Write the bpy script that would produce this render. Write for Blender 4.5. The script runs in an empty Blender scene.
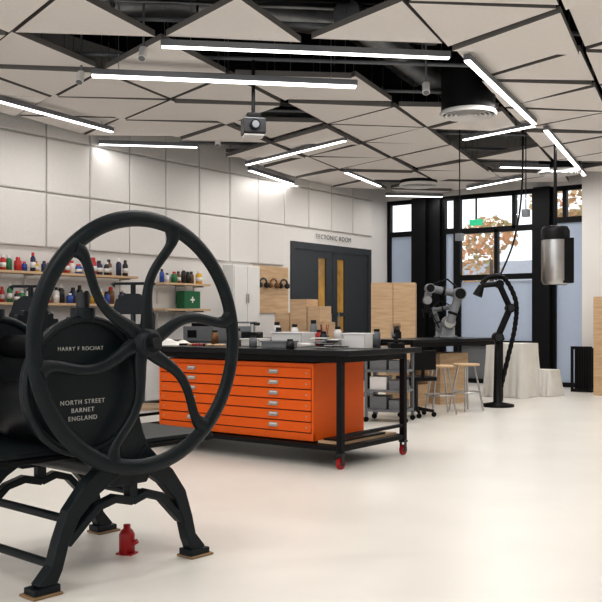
import bpy, math, random
from mathutils import Vector, Matrix
random.seed(4)
scene=bpy.context.scene
YAW=math.radians(36.87)
CA,SA=0.8,0.6
def W(X,Z): return (CA*X-SA*Z, SA*X+CA*Z)

# ---------------- materials ----------------
def mat(name,col,rough=0.5,metal=0.0,noise=0.0,scale=8,bump=0.0,emis=None,es=0,trans=0,spec=0.5,stretch=None,col2=None):
    m=bpy.data.materials.new(name); m.use_nodes=True
    nt=m.node_tree; b=nt.nodes['Principled BSDF']
    b.inputs['Base Color'].default_value=(*col,1); b.inputs['Roughness'].default_value=rough
    b.inputs['Metallic'].default_value=metal
    b.inputs['Specular IOR Level'].default_value=spec
    if trans: b.inputs['Transmission Weight'].default_value=trans
    if emis: 
        b.inputs['Emission Color'].default_value=(*emis,1); b.inputs['Emission Strength'].default_value=es
    tc=nt.nodes.new('ShaderNodeTexCoord'); mp=nt.nodes.new('ShaderNodeMapping')
    nt.links.new(tc.outputs['Object'],mp.inputs[0])
    if stretch: mp.inputs['Scale'].default_value=stretch
    n=nt.nodes.new('ShaderNodeTexNoise'); n.inputs['Scale'].default_value=scale; n.inputs['Detail'].default_value=5
    nt.links.new(mp.outputs[0],n.inputs['Vector'])
    if noise or col2:
        r=nt.nodes.new('ShaderNodeValToRGB')
        c2=col2 if col2 else tuple(c*(1-noise) for c in col)
        r.color_ramp.elements[0].color=(*c2,1); r.color_ramp.elements[0].position=0.35
        r.color_ramp.elements[1].color=(*col,1); r.color_ramp.elements[1].position=0.65
        nt.links.new(n.outputs['Fac'],r.inputs[0]); nt.links.new(r.outputs[0],b.inputs['Base Color'])
    if bump:
        bp=nt.nodes.new('ShaderNodeBump'); bp.inputs['Strength'].default_value=bump; bp.inputs['Distance'].default_value=0.01
        nt.links.new(n.outputs['Fac'],bp.inputs['Height']); nt.links.new(bp.outputs[0],b.inputs['Normal'])
    return m
FLOOR=mat('floor_resin',(0.79,0.765,0.715),0.34,noise=0.05,scale=1.2,spec=.4)
WALL=mat('wall_paint',(0.75,0.73,0.71),0.8,noise=0.02,scale=2)
PANELW=mat('wall_acoustic_felt',(0.74,0.72,0.70),0.95,noise=0.03,scale=30,spec=.1)
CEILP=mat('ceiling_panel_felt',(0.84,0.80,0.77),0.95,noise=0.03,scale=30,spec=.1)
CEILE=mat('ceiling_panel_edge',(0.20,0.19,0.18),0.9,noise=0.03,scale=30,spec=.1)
SOFFIT=mat('soffit_dark',(0.004,0.004,0.005),0.9,noise=0.3,scale=3,spec=.1)
CAST=mat('cast_iron_black',(0.006,0.011,0.014),0.40,noise=0.2,scale=20,bump=0.12,spec=0.28)
BLK=mat('black_paint',(0.004,0.004,0.005),0.5,noise=0.2,spec=.2)
TOP=mat('bench_top_black',(0.008,0.009,0.011),0.3,noise=0.2,spec=.25)
STEEL=mat('steel',(0.55,0.55,0.55),0.3,metal=1,noise=0.1)
DSTEEL=mat('dark_steel',(0.05,0.052,0.056),0.38,metal=.8,noise=0.1)
DUCT=mat('duct_galvanised',(0.30,0.31,0.32),0.38,metal=0.85,noise=0.3,scale=6)
ORANGE=mat('orange_enamel',(0.80,0.13,0.006),0.42,noise=0.04,spec=.3)
ORANGED=mat('orange_shadowline',(0.16,0.02,0.002),0.6,noise=0.04)
WHITE=mat('white_plastic',(0.78,0.77,0.76),0.45,noise=0.02)
CLOTH=mat('white_cloth',(0.74,0.72,0.68),0.9,noise=0.05,bump=0.2)
GREY=mat('grey_plastic',(0.18,0.19,0.205),0.5,noise=0.05)
DGREY=mat('door_grey',(0.04,0.045,0.052),0.55,noise=0.05)
PLY=mat('birch_plywood',(0.64,0.46,0.29),0.55,scale=3,stretch=(1,1,9),col2=(0.52,0.35,0.21))
RED=mat('red_paint',(0.38,0.008,0.01),0.4,noise=0.1)
GREEN=mat('green_box',(0.01,0.13,0.05),0.5,noise=0.05)
BRASS=mat('foot_pad_brown',(0.28,0.18,0.09),0.6,noise=0.2)
GLASS=mat('glass',(0.95,0.97,1),0.02,trans=1,noise=0.0)
BLUE=mat('frosted_blue_pane',(0.36,0.41,0.50),0.6,noise=0.03,emis=(0.45,0.53,0.66),es=0.12)  # faint emission in the opaque pane stands in for daylight behind it
LED=mat('led_diffuser',(1,1,1),0.5,emis=(1,0.98,0.95),es=3)
AMBER=mat('amber_vision_glass',(0.38,0.22,0.06),0.2,emis=(0.9,0.5,0.12),es=0.13,scale=2.5,col2=(0.10,0.06,0.03))  # glow put into the glass by emission, no lamp behind the doors
TEXT=mat('text_white',(0.42,0.41,0.39),0.6,noise=0.02)
TEXTG=mat('text_grey',(0.12,0.12,0.12),0.6,noise=0.02)
EXIT=mat('exit_sign_green',(0.02,0.4,0.2),0.5,emis=(0.05,0.6,0.3),es=.3,noise=0.05)
SKIN=[mat('bottle_'+n,c,0.35,noise=0.05) for n,c in dict(red=(.5,.03,.03),yellow=(.7,.42,.03),blue=(.03,.08,.35),white=(.72,.70,.68),black=(.02,.02,.02),green=(.03,.2,.08),brown=(.2,.09,.03),darkblue=(.02,.03,.08)).items()]
LEAFO=mat('autumn_leaves',(0.72,0.34,0.17),0.8,scale=1.5,col2=(0.38,0.38,0.20))
BARK=mat('bark',(0.1,0.07,0.05),0.9,noise=0.3)
ASPH=mat('outside_paving',(0.45,0.45,0.44),0.9,noise=0.1)
BRICK=mat('outside_render',(0.50,0.53,0.58),0.9,noise=0.05)

# ---------------- builder ----------------
class B:
    def __init__(s): s.v=[];s.f=[];s.mi=[];s.sm=[];s.mats=[]
    def add(s,vs,fs,m,smooth=False,M=None):
        if m not in s.mats: s.mats.append(m)
        k=s.mats.index(m); o=len(s.v)
        for p in vs:
            p=Vector(p)
            s.v.append(M@p if M else p)
        for f in fs: s.f.append([i+o for i in f]); s.mi.append(k); s.sm.append(smooth)
        return s
    def box(s,x0,x1,y0,y1,z0,z1,m,M=None):
        vs=[(x,y,z) for z in (z0,z1) for y in (y0,y1) for x in (x0,x1)]
        fs=[(0,2,3,1),(4,5,7,6),(0,1,5,4),(2,6,7,3),(0,4,6,2),(1,3,7,5)]
        return s.add(vs,fs,m,False,M)
    def cbox(s,cx,cy,cz,sx,sy,sz,m,M=None): return s.box(cx-sx/2,cx+sx/2,cy-sy/2,cy+sy/2,cz-sz/2,cz+sz/2,m,M)
    def tube(s,pts,r,m,n=12,closed=False,sq=1.0,cap=True,up=None):
        P=[Vector(p) for p in pts]; N=len(P); R=r if isinstance(r,(list,tuple)) else [r]*N
        vs=[];prev=None
        for i in range(N):
            if closed: t=P[(i+1)%N]-P[i-1]
            else: t=P[min(i+1,N-1)]-P[max(i-1,0)]
            t.normalize()
            if up is not None: u=Vector(up)-t*Vector(up).dot(t)
            elif prev is None:
                u=Vector((0,0,1)) if abs(t.z)<0.9 else Vector((1,0,0)); u=u-t*u.dot(t)
            else: u=prev-t*prev.dot(t)
            u.normalize(); prev=u; w=t.cross(u)
            for k in range(n):
                a=2*math.pi*k/n
                vs.append(P[i]+u*math.cos(a)*R[i]*sq+w*math.sin(a)*R[i])
        fs=[]
        for i in range(N if closed else N-1):
            j=(i+1)%N
            for k in range(n):
                l=(k+1)%n; fs.append((i*n+k,i*n+l,j*n+l,j*n+k))
        s.add(vs,fs,m,True)
        if not closed and cap:
            s.add(vs[:n],[tuple(range(n))[::-1]],m); s.add(vs[-n:],[tuple(range(n))],m)
        return s
    def cyl(s,p0,p1,r,m,r1=None,n=20): return s.tube([p0,p1],[r,r if r1 is None else r1],m,n)
    def lathe(s,prof,m,c=(0,0,0),n=24,M=None,smooth=True):
        vs=[];fs=[]
        for (r,z) in prof:
            for k in range(n):
                a=2*math.pi*k/n; vs.append((c[0]+r*math.cos(a),c[1]+r*math.sin(a),c[2]+z))
        for i in range(len(prof)-1):
            for k in range(n):
                l=(k+1)%n; fs.append((i*n+k,i*n+l,(i+1)*n+l,(i+1)*n+k))
        return s.add(vs,fs,m,smooth,M)
    def strip(s,pts,ws,y0,y1,m):
        L=[];R=[]
        N=len(pts)
        for i,(x,z) in enumerate(pts):
            a=Vector(pts[min(i+1,N-1)])-Vector(pts[max(i-1,0)]); a.normalize()
            nx,nz=-a.y,a.x; w=ws[i]/2
            L.append((x+nx*w,z+nz*w)); R.append((x-nx*w,z-nz*w))
        vs=[]
        for i in range(N):
            for (x,z) in (L[i],R[i]):
                vs+= [(x,y0,z),(x,y1,z)]
        fs=[]
        for i in range(N-1):
            a=4*i;b=a+4
            fs+=[(a,a+2,b+2,b),(a+1,b+1,b+3,a+3),(a,b,b+1,a+1),(a+2,a+3,b+3,b+2)]
        e=4*(N-1)
        fs+=[(0,1,3,2),(e,e+2,e+3,e+1)]
        return s.add(vs,fs,m,False)
    def prism(s,poly,y0,y1,m,M=None):
        n=len(poly)
        vs=[(x,y0,z) for x,z in poly]+[(x,y1,z) for x,z in poly]
        fs=[tuple(range(n)),tuple(range(n,2*n))[::-1]]+[(i,i+n,(i+1)%n+n,(i+1)%n) for i in range(n)]
        return s.add(vs,fs,m,False,M)
    def obj(s,name,loc=(0,0,0),rz=0,bevel=0.0,seg=2,parent=None):
        me=bpy.data.meshes.new(name); me.from_pydata([tuple(p) for p in s.v],[],s.f)
        for m in s.mats: me.materials.append(m)
        for p,k,q in zip(me.polygons,s.mi,s.sm): p.material_index=k; p.use_smooth=q
        me.update()
        import bmesh
        bm=bmesh.new(); bm.from_mesh(me); bmesh.ops.recalc_face_normals(bm,faces=bm.faces); bm.to_mesh(me); bm.free()
        o=bpy.data.objects.new(name,me); scene.collection.objects.link(o)
        o.location=loc; o.rotation_euler=(0,0,math.radians(rz))
        if bevel:
            b=o.modifiers.new('bevel','BEVEL'); b.width=bevel; b.segments=seg; b.limit_method='ANGLE'; b.angle_limit=0.7
        if parent: o.parent=parent
        return o
def put(b,name,X,Z,phi=-36.87,z=0,bevel=0.0,**k):
    x,y=W(X,Z); return b.obj(name,(x,y,z),phi+36.87,bevel,**k)
def text(body,name,size,M,m,parent,ext=0.002,sx=1.0):
    c=bpy.data.curves.new(name,'FONT'); c.body=body; c.size=size; c.extrude=ext; c.align_x='CENTER'; c.space_line=1.25; c.space_character=1.2
    c.materials.append(m)
    o=bpy.data.objects.new(name,c); scene.collection.objects.link(o); o.parent=parent; o.matrix_local=M
    return o

AW=-9.45; BW=15.45; AR=4.0; BN=-5.0; HT=4.9
# ---------------- room shell ----------------
B().box(AW-.2,AR+.2,BN,BW+.2,-.12,0,FLOOR).obj('floor')
B().box(AW-.2,AR+.2,BN,BW+.2,HT,HT+.15,SOFFIT).obj('ceiling')
DA,DB=12.29,14.85; DH=2.55
b=B().box(AW-.2,AW,BN,DA,0,HT,WALL).box(AW-.2,AW,DA,DB,DH,HT,WALL).box(AW-.2,AW,DB,BW+.2,0,HT,WALL)
b.obj('wall_left')
b=B()
for (r0,r1,bmax) in ((2.1,2.8,12.2),(2.8,3.5,15.2),(3.5,4.2,15.2)):
    y=2.28
    while y+.7<bmax+.05:
        b.box(AW+.001,AW+.045,y+.008,y+.692,r0+.008,r1-.008,PANELW); y+=.7
b.obj('wall_acoustic_panels',bevel=.018)
WA,WBx=-9.40,-5.34
b=B().box(AW,AR+.2,BW,BW+.2,3.55,HT,WALL).box(WBx,AR+.2,BW,BW+.2,0,3.55,WALL)
b.obj('wall_back')
B().box(AR,AR+.2,BN,BW,0,HT,WALL).obj('wall_right')
B().box(WBx+.02,WBx+.75,BW-.45,BW-.005,0,HT,WALL).obj('wall_pier')
B().box(AW+.001,AW+.02,BN,DA-.1,0,.12,WALL).obj('baseboard_left')
# windows
def frame(name,a0,a1,bars_z,fw=.07,vert=(),z0=0.0,z1=3.55):
    b=B(); y0,y1=BW+.02,BW+.12
    b.box(a0,a0+fw,y0,y1,z0,z1,BLK).box(a1-fw,a1,y0,y1,z0,z1,BLK)
    b.box(a0+fw,a1-fw,y0,y1,z0,z0+.08,BLK).box(a0+fw,a1-fw,y0,y1,z1-.08,z1,BLK)
    for z in bars_z: b.box(a0+fw,a1-fw,y0,y1,z-.05,z+.05,BLK)
    for v,za,zb in vert: b.box(v-.035,v+.035,y0,y1,za,zb,BLK)
    return b
b=frame('w',-9.44,-8.82,[2.88]); b.box(-9.38,-8.88,BW+.08,BW+.09,.08,2.83,BLUE); b.box(-9.38,-8.88,BW+.06,BW+.065,2.9,3.5,GLASS); b.obj('window_1')
b=frame('w',-8.22,-7.90,[2.88]); b.box(-8.16,-7.96,BW+.08,BW+.09,.08,2.83,BLUE); b.box(-8.16,-7.96,BW+.06,BW+.065,2.9,3.5,GLASS); b.obj('window_2')
b=frame('w',-7.90,-6.33,[2.86,1.98,.75],vert=[(-7.1,2.0,2.86),(-6.75,2.86,3.5)])
b.box(-7.83,-6.40,BW+.08,BW+.09,.8,1.9,BLUE); b.box(-7.83,-6.40,BW+.08,BW+.09,.08,.7,GREY); b.box(-7.83,-6.40,BW+.055,BW+.06,2.0,3.5,GLASS); b.obj('window_3')
b=frame('w',-6.03,-5.34,[2.95],vert=[(-5.8,3.0,3.5)]); b.box(-5.97,-5.4,BW+.08,BW+.09,.08,2.9,BLUE); b.box(-5.97,-5.4,BW+.06,BW+.065,3.0,3.5,GLASS)
b.obj('window_4')
B().box(-8.82,-8.22,BW+.0,BW+.15,0,3.55,BLK).box(-8.80,-8.5,BW-.12,BW,0,3.55,BLK).box(-8.36,-8.22,BW-.06,BW,0,3.55,BLK).obj('trim_1')
B().box(-6.33,-6.03,BW-.1,BW+.15,0,3.55,BLK).obj('trim_2')
B().box(-7.6,-7.35,BW-.05,BW+.0,2.95,3.06,EXIT).box(-7.49,-7.46,BW-.03,BW-.01,3.06,3.5,BLK).obj('exit_sign')
# doors
b=B(); x0,x1=AW-.08,AW+.03
b.box(x0,x1,DA+.002,DA+.1,0,DH-.002,DGREY).box(x0,x1,DB-.1,DB-.002,0,DH-.002,DGREY).box(x0,x1,DA+.1,DB-.1,DH-.12,DH-.002,DGREY)
mid=(DA+DB)/2
for k,(d0,d1,v0,v1) in enumerate(((DA+.11,mid-.01,13.12,13.36),(mid+.01,DB-.11,13.72,13.96))):
    xa,xb=AW-.06,AW+.0
    b.box(xa,xb,d0,v0,.01,DH-.13,DGREY).box(xa,xb,v1,d1,.01,DH-.13,DGREY).box(xa,xb,v0,v1,.01,.55,DGREY).box(xa,xb,v0,v1,2.3,DH-.13,DGREY)
    b.box(xa+.02,xa+.03,v0,v1,.55,2.3,AMBER)
    b.box(xa+.02,xb+.005,v0,v1,1.25,1.32,DGREY)
for yy in (mid-.12,mid+.12): b.cyl((AW+.05,yy,.85),(AW+.05,yy,1.3),.015,STEEL).cyl((AW,yy,.9),(AW+.05,yy,.9),.01,STEEL).cyl((AW,yy,1.25),(AW+.05,yy,1.25),.01,STEEL)
b.obj('door_1')
e=bpy.data.objects.new('door_sign_lettering',None); scene.collection.objects.link(e); e.location=(AW+.04,13.55,2.64)
text('TECTONIC ROOM','letters',.12,Matrix(((0,0,1,0),(1,0,0,0),(0,1,0,0),(0,0,0,1))),TEXTG,e)

# ---------------- ceiling panels ----------------
L=1.25; HP=3.6
def dirv(deg): a=math.radians(deg); return Vector((math.sin(a),math.cos(a)))
e1=dirv(84)*L; e2=dirv(24)*L; O=Vector((-1.2,7.69))
opens=[(-2.1,7.8,.6),(-1.5,8.05,.4),(-2.7,7.6,.4),(-.65,8.35,.5),(.1,8.4,.5),(.8,8.7,.55),(1.5,9.2,.55),(1.8,9.8,.45),(.0,10.7,.5),(1.7,11.4,.6),(2.5,12.5,.6),(3.2,14.2,.6),(-2.1,12.4,.5),(-1.2,12.8,.45),(-.78,6.9,.5),(.2,6.95,.5),(4.3,14.4,.5),(2.04,15.8,.5),(4.05,14.1,.5),(0.9,7.0,.4)]
b=B()
for i in range(-16,18):
    for j in range(-14,14):
        p=O+e1*i+e2*j
        for tri in ((p,p+e1,p+e2),(p+e1,p+e1+e2,p+e2)):
            c=(tri[0]+tri[1]+tri[2])/3
            cw=W(c.x,c.y)
            if not(AW+.3<cw[0]<AR-.4 and BN+.5<cw[1]<BW-.35): continue
            if any((c.x-ox)**2+(c.y-oy)**2<r*r for ox,oy,r in opens): continue
            if c.y<6 and random.random()<.2: continue
            dz=random.choice((0,0,.03,-.03)); 
            tz=[random.uniform(-.012,.012) for _ in range(3)]
            vs=[]
            for q in tri:
                d=(c-q); q2=q+d*(0.026/ (d.length*0.5))
                w=W(q2.x,q2.y); vs.append(w)
            vs=[(max(AW+.06,min(AR-.03,x)),min(BW-.03,y)) for x,y in vs]
            zz=[HP+dz+t for t in tz]
            V=[(x,y,z) for (x,y),z in zip(vs,zz)]+[(x,y,z+.055) for (x,y),z in zip(vs,zz)]
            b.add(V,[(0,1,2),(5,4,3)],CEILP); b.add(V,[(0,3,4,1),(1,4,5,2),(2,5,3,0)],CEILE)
            b.cyl((cw[0],cw[1],HP+dz+.04),(cw[0],cw[1],HT),.004,GREY,n=4)
b.obj('ceiling_acoustic_panels')
b=B()
for j in range(-4,9):
    p=O+e1*-7+e2*j; q=O+e1*9+e2*j
    for t in range(32):
        A=p.lerp(q,t/32);C=p.lerp(q,(t+1)/32)
        a=W(*A);c=W(*C)
        if all(AW+.1<k[0]<AR-.1 and -4<k[1]<BW-.1 for k in (a,c)): b.cyl((a[0],a[1],HP+.16),(c[0],c[1],HP+.16),.02,GREY,n=6)
b.obj('ceiling_support_rail')
# LED linear luminaires
def led(x0,z0,x1,z1,h=3.52,w=.06,pw=17,s=0):
    a=Vector((*W(x0,z0),0)); c=Vector((*W(x1,z1),0)); d=c-a; ln=d.length; ang=math.atan2(d.y,d.x)
    b=B().box(-ln/2,ln/2,-w/2,w/2,.012,.065,GREY).box(-ln/2+.01,ln/2-.01,-w/2+.004,w/2-.004,0,.012,LED)
    for s in (-.4,.4): b.cyl((s*ln,0,.065),(s*ln,0,HT-h),.004,STEEL,n=5)
    m=(a+c)/2
    o=b.obj('linear_pendant_light',(m.x,m.y,h),math.degrees(ang))  # name shared with the unseen fill fixtures added below
    l=bpy.data.lights.new('lamp','AREA'); l.shape='RECTANGLE'; l.size=ln; l.size_y=w*.6; l.energy=pw; l.color=(1,.975,.945)
    lo=bpy.data.objects.new('lamp',l); scene.collection.objects.link(lo); lo.parent=o; lo.location=(0,0,-.006)
led(-1.2,7.69,1.33,8.03); led(-1.95,8.35,.54,8.75,h=3.45,w=.10)
led(1.49,8.09,2.79,10.75); led(-.82,13.6,.58,11.75); led(-.81,14.1,.45,16.8,pw=6)
led(2.11,11.7,2.82,10.85); led(-3.3,9.5,-2.35,11.2,pw=12); led(-2.7,12.0,-1.4,12.2,pw=3); led(.71,14.3,1.39,15.8)
led(3.05,13.8,4.29,13.95); led(3.02,11.1,4.6,14.6); led(2.98,16.1,3.65,14.9); led(1.6,17.0,2.7,17.15,pw=5)
for (x,z) in ((0,2),(-3,4.5),(3.5,4.8),(1,0),(5,8),(0.5,5.3),(-3.5,1.5),(6.5,11.5)):  # unseen fixtures added out of view as fill light
    led(x-1.2,z,x+1.2,z+.3,pw=24)
# ducts and services
def duct(pts,r,name='ventilation_duct',ribs=True,m=DUCT):
    b=B(); P=[Vector((*W(x,z),h)) for x,z,h in pts]
    for A,C in zip(P[:-1],P[1:]):
        n=max(2,int((C-A).length/.12)) if ribs else 1
        q=[];rr=[]
        for i in range(n+1):
            q.append(A.lerp(C,i/n)); rr.append(r*(1.05 if i%2 else 1))
        b.tube(q,rr,m,16)
    for A in P: b.cyl(A,(A.x,A.y,HT),.008,STEEL,n=6)
    b.obj(name)
duct([(-4,8.3,4.2),(-1.0,8.6,4.2),(1.4,9.3,4.18)],.15)
duct([(-3.6,8.0,4.55),(-1.5,9.2,4.55),(0.6,10.4,4.55),(1.6,12.5,4.55)],.12)
duct([(.4,8.0,3.92),(1.35,9.9,3.92),(3.0,13.0,3.95)],.13)
duct([(-3.5,7.2,4.4),(3,7.6,4.4)],.06,'conduit_pipe',False)
duct([(-1.5,8.2,4.62),(4,9.2,4.62)],.035,'conduit_pipe',False,STEEL)
duct([(-3,11.8,4.1),(1.2,13.2,4.1)],.1)
b=B()
for k in range(5):
    a=W(-2.9+.0*k,7.1+.18*k); c=W(.8,7.5+.18*k); b.cyl((a[0],a[1],4.02),(c[0],c[1],4.02),.02,BLK if k%2 else DUCT,n=8)
for t in (0,.33,.66,1):
    a=W(-2.9+3.7*t,7.05+.4*t); c=W(-2.9+3.7*t,7.9+.4*t); b.cyl((a[0],a[1],4.0),(c[0],c[1],4.0),.025,STEEL,n=8); b.cyl((a[0],a[1],4.0),(a[0],a[1],HT),.01,STEEL,n=6)
b.obj('cable_tray')
def diffuser(X,Z,zb,r,h,body=BLK):
    b=B()
    b.lathe([(r,.04),(r,.04+h)],body).lathe([(0,.05),(r,.05)],BLK).lathe([(r*1.04,0),(r*1.06,.03),(r,.05)],WHITE)
    for k in range(5):
        q=r*(1.04-.17*k); b.lathe([(q,0),(q-.02,0),(q-.045,.03),(q-.03,.03),(q,0)],WHITE)
    b.lathe([(0,-.005),(r*.18,0)],WHITE)
    for k in range(8):
        a=k*math.pi/4; b.cyl((0,0,.015),(r*math.cos(a),r*math.sin(a),.015),.006,WHITE,n=5)
    b.lathe([(r*.55,h),(r*.5,HT-zb)],BLK); b.lathe([(0,h+.04),(r,h+.04)],body)
    put(b,'swirl_air_diffuser',X,Z,z=zb)
diffuser(1.81,9.74,3.40,.29,.62); diffuser(2.04,15.6,3.5,.32,.4); diffuser(4.05,14.1,3.48,.32,.4)
# projector
b=B().cbox(0,0,.1,.22,.22,.15,DSTEEL).cbox(0,0,.2,.14,.14,.06,BLK).cyl((0,0,.2),(0,0,HT-2.99),.018,BLK).cyl((0,-.11,.1),(0,-.15,.1),.05,BLK).cyl((0,-.15,.1),(0,-.155,.1),.035,GREY)
b.cbox(0,0,.01,.2,.18,.02,WHITE); put(b,'projector',-.47,8.86,z=2.99,phi=12,bevel=.01)
for X,Z,h in ((-1.4,8.0,3.6),(-2.1,8.6,3.55),(1.25,9.0,3.55),(-1.1,12,3.6)):
    b=B().cyl((0,0,0),(.03,-.05,-.1),.038,WHITE).cyl((0,0,0),(0,0,HT-h),.01,GREY).cyl((.03,-.05,-.1),(.031,-.052,-.104),.03,GREY); put(b,'ceiling_spotlight',X,Z,z=h)
for X,Z,h0 in ((2.15,12.2,2.35),(3.1,12.4,2.7)):
    b=B().cyl((0,0,0),(0,0,HT-h0),.008,BLK,n=6).cbox(0,0,-.04,.09,.09,.1,GREY); put(b,'pendant_power_drop',X,Z,z=h0)

# ---------------- etching press ----------------
PX,PZ=-.735,4.2; PHI=48.5
press=bpy.data.objects.new('etching_press',None); scene.collection.objects.link(press)
press.location=(*W(PX,PZ),0); press.rotation_euler=(0,0,math.radians(PHI+36.87))
b=B(); ZC=1.09; RO=.578
ring=[(RO*math.cos(2*math.pi*k/96),0,ZC+RO*math.sin(2*math.pi*k/96)) for k in range(96)]
b.tube(ring,.038,CAST,16,closed=True,sq=.62,up=(0,1,0))
for k in range(6):
    th0=math.radians(60*k+12)
    N=26;pts=[];rad=[]
    for i in range(N):
        t=i/(N-1); r=.05+t*(RO-.06)
        th=th0+.42*math.sin(math.pi*t*1.0)*(1-t*.2)-.55*t*t*(1-t)*3
        pts.append((r*math.cos(th),0,ZC+r*math.sin(th))); rad.append(.029-.009*math.sin(math.pi*t)+ (.018*max(0,t-.85)/.15) + .010*(1-t))
    b.tube(pts,rad,CAST,12,sq=.6,up=(0,1,0))
b.tube([(0,-.07,ZC),(0,-.06,ZC),(0,-.06,ZC),(0,.05,ZC)],[.045,.05,.062,.07],CAST,28)
b.cyl((0,-.1,ZC),(0,-.07,ZC),.025,DSTEEL,n=20)
b.obj('flywheel',parent=press)
B().cyl((0,-.05,ZC),(0,.85,ZC),.025,DSTEEL).obj('drive_shaft',parent=press)
def side(y):
    b=B()
    cx,cz,r=-.27,.9,.31
    prof=[(cx+r*math.cos(a),cz+r*math.sin(a)) for a in [math.pi*2*k/56 for k in range(56)]]
    b.prism(prof,y,y+.05,CAST)
    ring=[(cx+(r-.01)*math.cos(2*math.pi*k/56),y,cz+(r-.01)*math.sin(2*math.pi*k/56)) for k in range(56)]
    b.tube(ring,.02,CAST,10,closed=True)
    b.strip([(-.2,1.0),(-.05,1.09),(.03,1.09)],[.2,.16,.12],y+.003,y+.05,CAST)
    b.cyl((0,y-.01,ZC),(0,y+.08,ZC),.06,CAST)
    b.prism([(-.36,.66),(-.2,.5),(-.12,.42),(.08,.42),(.13,.5),(.06,.66),(.0,.86)],y+.003,y+.055,CAST)
    for s,fx in ((-1,.48),(1,.41)):
        k=fx/.48
        P=[(.04*s*k,.56),(.13*s*k,.50),(.24*s*k,.43),(.335*s*k,.33),(.39*s*k,.21),(.42*s*k,.11),(.48*s*k,.025)]
        b.strip(P,[.12,.10,.09,.075,.06,.06,.09],y-.005,y+.06,CAST)
        Q=[(.0,.34),(.1*s*k,.365),(.2*s*k,.34),(.28*s*k,.27),(.36*s*k,.2)]
        b.strip(Q,[.04,.04,.036,.036,.036],y,y+.055,CAST)
        b.cbox(fx*s,y+.03,.006,.15,.12,.012,BRASS)
        b.strip([((fx-.07)*s,.025),((fx+.06)*s,.025)],[.04,.03],y-.015,y+.075,CAST)
    b.strip([(-.0,.33),(-.0,.45)],[.05,.05],y+.003,y+.052,CAST)
    b.cyl((-.27,y+.025,1.18),(-.27,y+.025,1.32),.03,DSTEEL); b.cyl((-.27,y+.025,1.2),(-.27,y+.025,1.25),.055,CAST)
    return b
side(.07).obj('side_frame_1',parent=press,bevel=.008); side(.84).obj('side_frame_2',parent=press,bevel=.008)
b=B().cyl((-.2,.13,.75),(-.2,.84,.75),.14,DSTEEL,n=36).cyl((-.1,.13,.50),(-.1,.84,.50),.05,DSTEEL,n=32)
b.cyl((-.2,.84,1.06),(-.2,.12,1.06),.06,BLK)
b.obj('rollers',parent=press)
b=B().box(-.75,.66,.24,.78,.575,.60,CAST).box(-.75,.66,.23,.26,.55,.575,BLK).box(-.75,.66,.76,.79,.55,.575,BLK)
b.obj('bed',parent=press,bevel=.006)
b=B()
for x,z in ((-.33,.3),(.28,.3),(-.42,.12)): b.cyl((x,.10,z),(x,.87,z),.02,CAST)
b.obj('stretchers',parent=press)
b=B(); poly=[]
for k in range(96):
    a=2*math.pi*k/96; r=.17 if (k//2)%2 else .155; poly.append((r*math.cos(a),ZC+r*math.sin(a)))
b.prism(poly,.9,.94,CAST); poly=[(-.2+1.5*x,.78+1.5*(z-ZC)) for x,z in poly]; b.prism(poly,.905,.935,CAST); b.obj('drive_gear',parent=press)
T=lambda x,z:Matrix.Translation((x,.0655,z))@Matrix.Rotation(math.pi/2,4,'X')
text('HARRY F ROCHAT','maker_lettering',.025,T(-.30,1.06),TEXT,press,ext=.002)
text('NORTH STREET\nBARNET\nENGLAND','address_lettering',.029,T(-.29,.82),TEXT,press,ext=.002)
b=B().lathe([(0,0),(.04,0),(.04,.1),(.03,.12),(.018,.13),(.018,.15),(0,.15)],RED).cyl((.03,0,.05),(.06,0,.07),.012,RED).cbox(0,0,.004,.09,.07,.008,RED)
put(b,'bottle_jack',-.89,4.6,-20)

# ---------------- main table with plan chest ----------------
tx,ty=W(.32,7.15)
b=B()
TL,TD,TH=2.5,1.02,.95
for x in (-.02,-TL+.02,):
    for y in (.02,TD-.02):
        b.cbox(x,y,(.13+TH-.04)/2,.05,.05,TH-.04-.13,BLK)
b.box(-TL-.06,.10,-.06,TD+.1,TH-.045,TH,TOP)
for y in (.02,TD-.02):
    b.box(-TL+.04,-.04,y-.02,y+.02,TH-.1,TH-.045,BLK); b.box(-TL+.04,-.04,y-.02,y+.02,.14,.18,BLK)
for x in (-.02,-TL+.02):
    b.box(x-.02,x+.02,.04,TD-.04,TH-.1,TH-.045,BLK); b.box(x-.02,x+.02,.04,TD-.04,.14,.18,BLK)
    b.box(x-.02,x+.02,.04,TD-.04,.25,.275,BLK)
b.box(-TL+.06,-.05,.05,TD-.05,.165,.178,BLK)
for x in (-.02,-TL+.02):
    for y in (.02,TD-.02):
        b.cyl((x-.014,y,.045),(x+.014,y,.045),.045,RED,n=24); b.cyl((x-.018,y,.045),(x+.018,y,.045),.02,GREY)
        b.box(x-.026,x-.02,y-.02,y+.02,.03,.115,DSTEEL).box(x+.02,x+.026,y-.02,y+.02,.03,.115,DSTEEL).box(x-.03,x+.03,y-.03,y+.03,.112,.13,DSTEEL)
b.obj('workshop_table',(tx,ty,0),0,.004)
b=B(); x1=-.33;x0=-2.13;z0,z1=.19,.83;y0=.075;y1=.84
b.box(x0,x1,y0+.02,y1,z0,z1,ORANGE); b.box(x0-.004,x1+.004,y0,y1,z1-.03,z1+.002,ORANGE).box(x0,x1,y0+.004,y0+.02,z0,z0+.06,ORANGE)
b.box(x0,x0+.02,y0+.003,y0+.02,z0,z1,ORANGE).box(x1-.02,x1,y0+.003,y0+.02,z0,z1,ORANGE)
n=6; dh=(z1-.035-(z0+.065))/n
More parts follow.
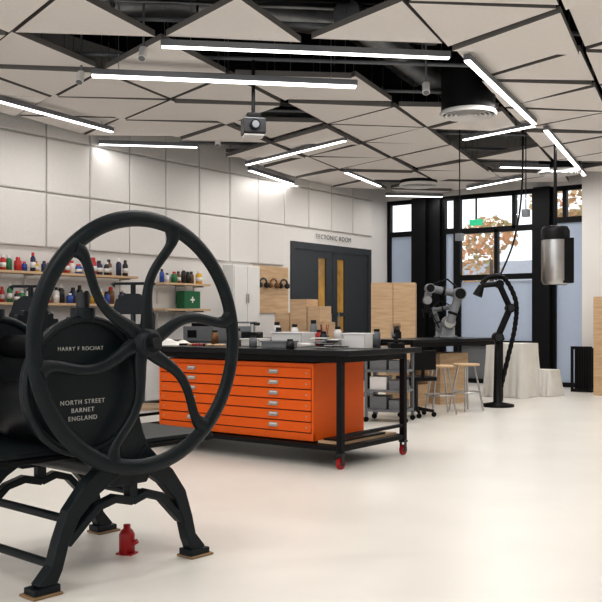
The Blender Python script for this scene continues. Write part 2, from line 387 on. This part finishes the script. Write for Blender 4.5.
for k in range(n):
    za=z0+.065+k*dh; b.box(x0+.025,x1-.025,y0,y0+.019,za+.006,za+dh-.006,ORANGE)
    b.box(x0+.02,x1-.02,y0+.0185,y0+.0205,za-.004,za+.006,ORANGED)
    for hx in (x0+.42,x1-.42):
        b.box(hx-.05,hx+.05,y0-.004,y0,za+.035,za+dh-.022,STEEL); b.box(hx-.036,hx+.036,y0-.006,y0-.003,za+.052,za+dh-.028,WHITE)
        b.box(hx-.05,hx+.05,y0-.02,y0-.004,za+.034,za+.040,STEEL)
    for hx in (x0+.07,x1-.07): b.cyl((hx,y0-.003,za+dh/2),(hx,y0,za+dh/2),.008,STEEL,n=10)
b.obj('plan_chest',(tx,ty,0),0,.003)
b=B().box(-.30,-.06,.1,.95,.18,.2,PLY).box(-.28,-.08,.15,.8,.2,.215,BLK); b.obj('plywood_board',(tx,ty,0),0)

# table-top items
def tray(w,d,h,m,t=.006):
    return B().box(-w/2,w/2,-d/2,d/2,0,t,m).box(-w/2,-w/2+t,-d/2,d/2,0,h,m).box(w/2-t,w/2,-d/2,d/2,0,h,m).box(-w/2,w/2,-d/2,-d/2+t,0,h,m).box(-w/2,w/2,d/2-t,d/2,0,h,m).box(-w/2-.01,w/2+.01,-d/2-.01,-d/2,h-.012,h,m).box(-w/2-.01,w/2+.01,d/2,d/2+.01,h-.012,h,m)
def onT(b,name,x,y,rz=0,z=.951,bev=.002): b.obj(name,(tx+x,ty+y,z),rz,bev)
onT(tray(.32,.24,.13,WHITE),'storage_tray',-.95,.62,5)
onT(tray(.24,.18,.12,WHITE),'storage_tray',-.42,.88,-10)
onT(tray(.22,.16,.07,CLOTH),'storage_tray',-1.3,.50,0)
onT(tray(.26,.18,.06,GREY),'storage_tray',-.80,.22,12)
onT(tray(.2,.16,.13,WHITE),'storage_tray',-.20,.55,8)
b=B()
for k in range(14):
    x=random.uniform(-.16,.16);y=random.uniform(-.1,.1)
    b.cbox(x,y,.01+.006*k,.12,.08,.008,random.choice([WHITE,GREY,CLOTH,BLK]),None)
onT(b,'paper_offcuts',-.38,.25)
def jar(h,r,m,cap=BLK): return B().lathe([(0,0),(r,0),(r,h*.75),(r*.7,h*.85),(r*.7,h*.88)],m).lathe([(r*.75,h*.86),(r*.75,h),(0,h)],cap)
for x,y,h,m in ((-1.15,.9,.2,WHITE),(-1.25,.78,.17,SKIN[4]),(-.68,.94,.18,WHITE),(-1.52,.5,.16,GREY),(-.6,.6,.14,SKIN[4]),(-1.9,.6,.14,SKIN[6]),(-.55,.05,.08,SKIN[4]),(-1.08,.2,.1,GREY),(-.95,.93,.24,GREY),(-1.38,.92,.22,SKIN[3]),(-.82,.84,.15,SKIN[0]),(-.22,.88,.16,GREY)):
    onT(jar(h,.035,m),'ink_jar',x,y,bev=0)
b=B().cbox(0,0,.06,.24,.18,.12,BLK).cbox(-.02,0,.15,.14,.12,.06,GREY).cyl((.06,-.05,.12),(.06,-.05,.2),.02,STEEL).cbox(.06,.02,.2,.05,.16,.03,BLK); onT(b,'bench_grinder',-1.68,.85,20,bev=.008)
b=B()
for k in range(9):
    x=-.3+.07*k; yy=random.uniform(-.04,.04); b.cyl((x,yy-.06,.012),(x+random.uniform(-.03,.03),yy+.02,.012),.011,random.choice([PLY,BLK,RED]),n=8); b.cyl((x,yy+.02,.012),(x+.01,yy+.1,.012),.005,STEEL,n=6)
onT(b,'hand_tools',-1.6,.18)
b=B().lathe([(0,0),(.035,0),(.04,.1),(.036,.1),(.032,.01)],DSTEEL)
for k in range(7):
    a=k*.9; b.cyl((.015*math.cos(a),.015*math.sin(a),.01),(.04*math.cos(a),.04*math.sin(a),.2),.004,random.choice([PLY,BLK,RED]),n=6)
onT(b,'brush_pot',-.70,.76,bev=0)
b=B().cbox(0,0,.02,.2,.12,.04,BLK).tube([(0,0,.04),(-.05,0,.11),(.03,0,.19),(.1,0,.14)],.02,BLK,10).cyl((-.05,-.03,.11),(-.05,.03,.11),.03,GREY).cyl((.03,-.03,.19),(.03,.03,.19),.027,BRASS).cbox(.11,0,.11,.03,.05,.06,BLK)
onT(b,'desktop_robot_arm',-.02,.88,-50)
def crumple(w,d,h,m,name,loc,rz,seed=1):
    random.seed(seed); N=28; vs=[];fs=[]
    for i in range(N):
        for j in range(N):
            u=i/(N-1)*2-1;v=j/(N-1)*2-1
            e=max(0,1-u**6)*max(0,1-v**6)
            z=h*e*(.6+.25*math.sin(7*u+3*v+seed)+.2*math.sin(13*v-4*u))
            vs.append((u*w/2*(1+.07*math.sin(9*v)),v*d/2*(1+.1*math.sin(7*u)),max(0.001,z)))
    for i in range(N-1):
        for j in range(N-1): fs.append((i*N+j,(i+1)*N+j,(i+1)*N+j+1,i*N+j+1))
    b=B().add(vs,fs,m,True); b.obj(name,loc,rz)
crumple(.4,.3,.06,CLOTH,'folded_felt_blanket',(tx-2.2,ty+.25,.951),20)

# ---------------- left wall furniture ----------------
b=B().box(AW+.03,AW+.72,3.0,12.0,.86,.9,TOP)
y=3.02
while y<11.9:
    b.box(AW+.06,AW+.68,y,y+.72,.1,.86,GREY); b.box(AW+.68,AW+.70,y+.01,y+.71,.12,.84,WHITE); b.box(AW+.70,AW+.715,y+.25,y+.47,.74,.76,STEEL); y+=.747
b.box(AW+.06,AW+.62,3.0,11.98,0,.1,BLK)
b.obj('wall_counter',bevel=.003)
def shelf(b0,b1,z,name='wall_shelf'):
    b=B().box(AW+.036,AW+.30,b0,b1,z-.03,z,PLY)
    for y in (b0+.1,(b0+b1)/2,b1-.1): b.box(AW+.036,AW+.25,y-.01,y+.01,z-.05,z-.03,STEEL).box(AW+.036,AW+.05,y-.01,y+.01,z-.3,z-.03,STEEL)
    b.obj(name)
def bottles(b0,b1,z,name='paint_bottles'):
    b=B(); y=b0+.05
    while y<b1-.05:
        h=random.uniform(.12,.24); r=random.uniform(.03,.05); cx=AW+.17+random.uniform(-.05,.05)
        b.lathe([(0,0),(r,0),(r,h*.7),(r*.5,h*.82),(r*.5,h*.84)],random.choice(SKIN),(cx,y,z+.001),14)
        if random.random()<.5: b.lathe([(r,h*.2),(r*1.02,h*.2),(r*1.02,h*.5),(r,h*.5)],SKIN[3],(cx,y,z+.001),14)
        b.lathe([(r*.6,h*.82),(r*.55,h),(0,h)],random.choice([SKIN[4],SKIN[3],SKIN[0],SKIN[4]]),(cx,y,z+.001),12)
        y+=2*r+random.uniform(.005,.03)
    b.obj(name)
shelf(5.2,8.5,1.78); bottles(5.2,8.5,1.78); shelf(5.2,8.5,1.4); bottles(5.2,8.5,1.4)
shelf(9.0,9.95,1.72); bottles(9.0,9.95,1.72); shelf(9.0,9.95,1.35)
b=B().cbox(0,0,.13,.16,.33,.25,GREEN).cbox(.083,0,.13,.004,.09,.025,WHITE).cbox(.084,0,.13,.004,.025,.09,WHITE).tube([(0,-.06,.25),(0,-.05,.28),(0,.05,.28),(0,.06,.25)],.008,WHITE)
b.obj('first_aid_box',(AW+.18,9.6,1.352),0,.01)
b=B().box(AW+.003,AW+.22,10.55,11.2,1.05,2.05,WHITE).box(AW+.22,AW+.235,10.57,10.87,1.07,2.03,WHITE).box(AW+.22,AW+.235,10.88,11.18,1.07,2.03,WHITE).box(AW+.235,AW+.25,10.84,10.86,1.45,1.6,STEEL).box(AW+.235,AW+.25,10.89,10.91,1.45,1.6,STEEL)
b.obj('wall_cabinet',bevel=.004)
B().box(AW+.001,AW+.025,11.3,12.2,1.3,2.08,PLY).obj('plywood_pegboard')
for yy,c in ((11.45,SKIN[4]),(12.0,SKIN[4]),(11.72,SKIN[6])):
    b=B(); b.tube([(0,.09*math.cos(a),.09*math.sin(a)) for a in [math.pi*k/14 for k in range(15)]],.014,c,8)
    for s in (-1,1): b.lathe([(0,-.025),(.045,-.02),(.05,0),(.045,.02),(0,.025)],c,M=Matrix.Translation((0,.09*s,-.02))@Matrix.Rotation(math.pi/2,4,'X'))
    b.cyl((-.065,0,.07),(0.02,0,.07),.008,STEEL); b.obj('ear_defenders',(AW+.09,yy,1.78))
def nip(x,y,z,rz,s=1,bench=None):
    b=B().cbox(0,0,.03,.42,.34,.06,CAST)
    for k in (-1,1): b.strip([(.18*k,.05),(.19*k,.3),(.12*k,.42),(0,.46)],[.05,.05,.06,.08],-.04,.04,CAST)
    b.cyl((0,0,.46),(0,0,.2),.025,DSTEEL).cbox(0,0,.19,.32,.28,.03,CAST).cbox(0,0,.12,.3,.26,.1,BLK).cyl((0,0,.46),(0,0,.6),.025,CAST)
    b.prism([(-.2,.3),(.2,.3),(.16,.44),(.06,.5),(-.06,.5),(-.16,.44)],-.05,.05,CAST)
    b.tube([(-.2,0,.58),(-.18,0,.6),(.18,0,.6),(.2,0,.58)],[.03,.014,.014,.03],CAST)
    for q in b.v: q*=s
    b.obj('nipping_press',(x,y,z),rz,.005)
def bench(b0,name,w,d,h,X,Z,phi=-36.87,topm=TOP,leg=BLK,shelfm=None):
    b=B().box(0,w,0,d,h-.04,h,topm)
    for x in (.04,w-.04):
        for y in (.04,d-.04): b.cbox(x,y,(h-.04)/2,.05,.05,h-.04,leg)
    b.box(.06,w-.06,.03,.05,h-.1,h-.04,leg).box(.06,w-.06,d-.05,d-.03,h-.1,h-.04,leg)
    if shelfm: b.box(.02,w-.02,.02,d-.02,.25,.275,shelfm)
    put(b,name,X,Z,phi,bevel=.003)
bench(None,'press_bench',2.0,.6,.92,-3.25,9.35,0,shelfm=PLY)
x,y=W(-1.80,9.65); nip(x,y,.921,36,1.1)
x,y=W(-2.90,9.65); nip(x,y,.921,36,1.05)
b=B().cbox(0,0,.12,.3,.3,.24,DSTEEL).cbox(0,-.02,.27,.26,.24,.06,BLK); put(b,'bench_sander',-2.35,9.65,-10,.921,.02)
bench(None,'side_bench',2.6,.8,.9,-1.66,11.95,-30,topm=TOP,leg=GREY,shelfm=GREY)
def plybox(w,d,h): return B().box(0,w,0,d,0,.015,PLY).box(0,w,0,d,h-.015,h,PLY).box(0,.015,0,d,.015,h-.015,PLY).box(w-.015,w,0,d,.015,h-.015,PLY).box(.015,w-.015,d-.015,d,.015,h-.015,PLY)
for i,(X,Z,w,h,zz) in enumerate(((-.34,11.6,.22,.38,.901),(-.14,11.47,.24,.55,.901),(.08,11.35,.24,.26,.901),(.08,11.35,.18,.2,1.162))):
    b=plybox(w,.3,h); b.box(.015,w-.015,.0,.015,.015,h-.015,PLY); put(b,'plywood_box',X,Z,-30,zz,.002)
b=B().cbox(0,0,.1,.5,.3,.2,GREY).cbox(0,0,.22,.3,.2,.05,BLK).cbox(-.1,-.152,.1,.15,.01,.1,BLK); put(b,'laser_printer',-1.3,12.15,-30,.901,.015)
b=B().cbox(0,0,.12,.28,.28,.24,WHITE).cbox(0,-.142,.12,.2,.01,.12,BLK).cbox(0,0,.25,.2,.2,.03,GREY); put(b,'desktop_printer',-.72,11.85,-30,.901,.015)

b=B().box(0,.75,0,.5,0.08,1.82,PLY).box(0,.37,-.02,0,.1,1.8,PLY).box(.38,.75,-.02,0,.1,1.8,PLY).box(.34,.35,-.03,-.02,.9,1.1,STEEL).box(.4,.41,-.03,-.02,.9,1.1,STEEL).box(.03,.72,.03,.47,0,.08,BLK); put(b,'plywood_cabinet',1.2,15.4,-10,bevel=.003)
b=B()
for z in (.12,.35,.58,.8): b.box(0,.5,0,.4,z,z+.025,GREY)
for x in (0.0,.47):
    for yy in (0,.37): b.box(x,x+.03,yy,yy+.03,.06,.86,GREY); b.cyl((x+.015,yy,.03),(x+.015,yy+.03,.03),.03,BLK)
for z in (.146,.376,.606): b.box(.05,.25,.05,.35,z,z+.15,random.choice([WHITE,GREY])); b.box(.28,.45,.05,.35,z,z+.11,GREY)
put(b,'tool_trolley',.74,10.5,-20,bevel=.002)

# right workbench
bench(None,'long_workbench',2.15,.85,.93,1.45,11.6,45,topm=TOP,leg=BLK)
b=plybox(.45,.4,.6); b.box(.015,.435,0,.015,.015,.3,PLY); put(b,'plywood_box',1.45,12.15,45,0,.002)
b=B().box(0,.55,0,.03,0,.72,PLY).box(0,.03,.03,.4,0,.72,PLY).box(.52,.55,.03,.4,0,.72,PLY).box(.03,.52,.03,.4,.69,.72,PLY); put(b,'plywood_pedestal',1.95,12.6,35)
def robot(X,Z,phi,s,name='robot_arm'):
    b=B()
    b.lathe([(0,0),(.11,0),(.11,.03),(.08,.04),(.08,.14),(0,.14)],GREY)
    b.cyl((0,-.09,.2),(0,.09,.2),.08,GREY,n=24).cyl((0,-.1,.2),(0,-.09,.2),.065,STEEL,n=24).cyl((0,0,.12),(0,0,.2),.07,GREY)
    b.cyl((0,-.1,.2),(.12,-.1,.56),.055,GREY).cyl((.03,-.1,.3),(.04,-.1,.33),.062,BLK).cyl((.12,-.17,.56),(.12,.02,.56),.078,DUCT,n=24).cyl((.12,-.18,.56),(.12,-.17,.56),.065,BLK)
    b.cyl((.12,-.02,.56),(-.24,-.02,.63),.047,GREY).cyl((-.05,-.02,.593),(-.08,-.02,.6),.055,BLK).cyl((-.24,-.09,.63),(-.24,.05,.63),.062,DUCT).cyl((-.24,-.1,.63),(-.24,-.09,.63),.05,BLK)
    b.cyl((-.24,0,.63),(-.27,0,.5),.047,GREY).cyl((-.27,-.07,.48),(-.27,.06,.48),.052,DUCT).cyl((-.27,0,.45),(-.27,0,.37),.035,BLK).cbox(-.27,0,.35,.12,.05,.05,BLK).cbox(-.31,0,.3,.02,.04,.07,BLK).cbox(-.23,0,.3,.02,.04,.07,BLK)
    b.tube([(0,.1,.2),(.1,.12,.4),(.18,.1,.6),(.0,.08,.75),(-.2,.06,.68)],.012,BLK,8)
    for q in b.v: q*=s
    put(b,name,X,Z,phi,.931)
robot(2.05,12.5,0,1.1); robot(2.0,13.0,170,.7)
def arc(pts,n=8):
    out=[]
    P=[Vector(p) for p in pts]; P=[P[0]]+P+[P[-1]]
    for i in range(1,len(P)-2):
        for k in range(n):
            t=k/n;a,b_,c,d=P[i-1],P[i],P[i+1],P[i+2]
            out.append(.5*((2*b_)+(c-a)*t+(2*a-5*b_+4*c-d)*t*t+(3*b_-3*c+d-a)*t**3))
    out.append(P[-2]); return out
b=B().lathe([(0,0),(.22,0),(.22,.03),(.06,.06),(.05,.5),(.04,.95),(0,.95)],BLK)
b.cyl((0,-.08,.95),(0,.08,.95),.07,BLK).cyl((0,-.09,.95),(0,-.08,.95),.05,DSTEEL)
b.cyl((0,0,.95),(.17,0,1.35),.045,BLK).cyl((.17,-.07,1.35),(.17,.07,1.35),.062,BLK).cyl((.17,-.08,1.35),(.17,-.07,1.35),.045,DSTEEL)
b.cyl((.17,0,1.35),(.02,0,1.68),.04,BLK).cyl((.02,-.06,1.68),(.02,.06,1.68),.055,BLK).cyl((.02,0,1.68),(-.22,0,1.66),.035,BLK).cyl((-.22,0,1.66),(-.28,0,1.52),.04,BLK,r1=.07)
hose=arc([(.05,.04,.25),(.16,.05,.7),(.25,.05,1.1),(.26,.05,1.45),(.1,.05,1.76),(-.1,.04,1.78),(-.22,.02,1.68)],10)
b.tube(hose,[.036 if i%2 else .028 for i in range(len(hose))],BLK,12)
put(b,'fume_extraction_arm',2.70,12.35,0)
P=arc([W(3.15,12.8)+(4.85,),W(3.15,12.8)+(3.2,),W(3.05,12.8)+(2.4,),W(2.85,12.7)+(1.9,),W(2.72,12.55)+(1.75,)])
B().tube(P,.014,BLK,8).obj('hanging_cable')
b=B()
b.lathe([(.15,-.02),(.17,.0),(.185,.04),(.185,.60)],STEEL,n=36)
b.lathe([(.19,.58),(.19,.70),(.16,.76),(.05,.78),(.0,.78)],BLK,n=36).lathe([(0,.02),(.16,.0)],BLK).lathe([(.022,.78),(.022,HT-1.68)],BLK,n=12)
b.box(.06,.2,-.17,.0,.0,.6,BLK)
put(b,'extraction_hood',3.42,12.1,0,1.68)
def stool(X,Z,phi,h=.62):
    b=B().lathe([(0,h-.025),(.17,h-.025),(.175,h-.01),(.17,h),(0,h)],PLY,n=28)
    for k in range(4):
        a=math.pi/4+k*math.pi/2; b.tube([(.1*math.cos(a),.1*math.sin(a),h-.025),(.15*math.cos(a),.15*math.sin(a),h*.6),(.22*math.cos(a),.22*math.sin(a),0.01)],.012,STEEL,8)
    b.tube([(.185*math.cos(2*math.pi*k/24),.185*math.sin(2*math.pi*k/24),.25) for k in range(24)],.009,STEEL,8,closed=True)
    put(b,'stool',X,Z,phi)
stool(1.75,11.3,10); stool(2.15,11.7,30)
def chair(X,Z,phi):
    b=B()
    for k in range(5):
        a=k*2*math.pi/5; p=(.22*math.cos(a),.22*math.sin(a),.07); b.cyl((0,0,.1),p,.025,BLK,r1=.018,n=10); b.cyl((p[0]-.01,p[1]-.015,.03),(p[0]+.01,p[1]+.015,.03),.03,BLK,n=14)
    b.cyl((0,0,.08),(0,0,.45),.025,DSTEEL).cbox(0,0,.47,.38,.38,.05,BLK).cbox(0,.19,.7,.34,.03,.24,BLK).cyl((0,.17,.46),(0,.19,.62),.02,BLK)
    put(b,'swivel_chair',X,Z,phi,bevel=.01)
chair(1.42,11.1,200)
def drape(w,d,h,X,Z,phi,seed):
    random.seed(seed); per=[];n=26
    for i in range(n): per.append((-w/2+w*i/n,-d/2,0,-1))
    for i in range(n): per.append((w/2,-d/2+d*i/n,1,0))
    for i in range(n): per.append((w/2-w*i/n,d/2,0,1))
    for i in range(n): per.append((-w/2,d/2-d*i/n,-1,0))
    vs=[];N=len(per);rows=7
    ph=[random.uniform(0,1) for _ in range(N)]
    for r in range(rows):
        t=r/(rows-1)
        for i,(x,y,nx,ny) in enumerate(per):
            o=t*(.05+.03*math.sin(i*1.35+ph[i]*1.5)); vs.append((x+nx*o,y+ny*o,h*(1-t)+.004))
    fs=[(r*N+i,r*N+(i+1)%N,(r+1)*N+(i+1)%N,(r+1)*N+i) for r in range(rows-1) for i in range(N)]
    b=B().add(vs,fs,CLOTH,True); b.add(vs[:N],[tuple(range(N))],CLOTH)
    put(b,'draped_table',X,Z,phi)
drape(.6,.6,.82,3.30,14.05,-36.87,2); drape(.4,.4,.40,3.82,14.2,-36.87,3)
b=B().box(0,.34,0,.03,0,.05,BLK).box(0,.34,0,.03,.7,.75,BLK).box(0,.04,0,.03,.05,.7,BLK).box(.30,.34,0,.03,.05,.7,BLK)
for k in range(1,8): b.box(.04*k-.004+.0,.04*k+.004,.01,.02,.05,.7,BLK)
b.box(0,.04,.03,.3,0,.04,BLK).box(.30,.34,.03,.3,0,.04,BLK).box(.0,.34,.28,.30,.0,.72,BLK)
put(b,'black_metal_stand',4.45,14.85,-30)
b=B().box(0,.03,0,.9,0,1.55,PLY).box(.03,.5,0,.03,0,1.55,PLY).box(.03,.5,.87,.9,0,1.55,PLY).box(.03,.5,.03,.87,1.52,1.55,PLY); 
put(b,'plywood_display_unit',4.60,14.15,-36.87)

# outside
B().box(-40,20,BW+.2,60,-.3,-.02,ASPH).obj('outside_ground')
B().box(-25,-4,32,33,-.02,3.4,BRICK).obj('outside_wall')
def tree(a,bb,h,r,seed,n=500):
    random.seed(seed); b=B().tube([(0,0,-.02),(.1,0,h*.4),(0,.1,h*.8)],[.15,.1,.05],BARK)
    for k in range(n):
        u=random.uniform(0,6.28);v=random.uniform(-1,1);q=r*random.uniform(.4,1)**.5
        c=Vector((q*math.cos(u)*math.sqrt(1-v*v),q*math.sin(u)*math.sqrt(1-v*v),h+q*v*.7))
        R=Matrix.Rotation(random.uniform(0,6),3,'X')@Matrix.Rotation(random.uniform(0,6),3,'Z'); s=random.uniform(.08,.18)
        b.add([c+R@Vector(p)*s for p in ((-1,0,0),(0,-.6,.1),(1,0,0),(0,.6,.1))],[(0,1,2,3)],LEAFO)
    b.obj('autumn_tree',(a,bb,0))
tree(-12.6,27,3.9,.9,1,200); tree(-13.6,27.5,2.9,1.1,5,260); tree(-9.4,25,4.6,1.0,2,220)

w=bpy.data.worlds.new('world'); scene.world=w; w.use_nodes=True
nt=w.node_tree; bg=nt.nodes['Background']; bg.inputs[0].default_value=(.97,.98,1,1); bg.inputs[1].default_value=1.15
c=bpy.data.cameras.new('camera'); c.lens=53.8; c.sensor_width=36; c.shift_y=18/602; c.clip_end=200
co=bpy.data.objects.new('camera',c); scene.collection.objects.link(co); co.location=(0,0,1.2); co.rotation_euler=(math.pi/2,0,YAW)
scene.camera=co
scene.view_settings.view_transform='Standard'
scene.view_settings.exposure=0.58
scene.view_settings.gamma=0.88
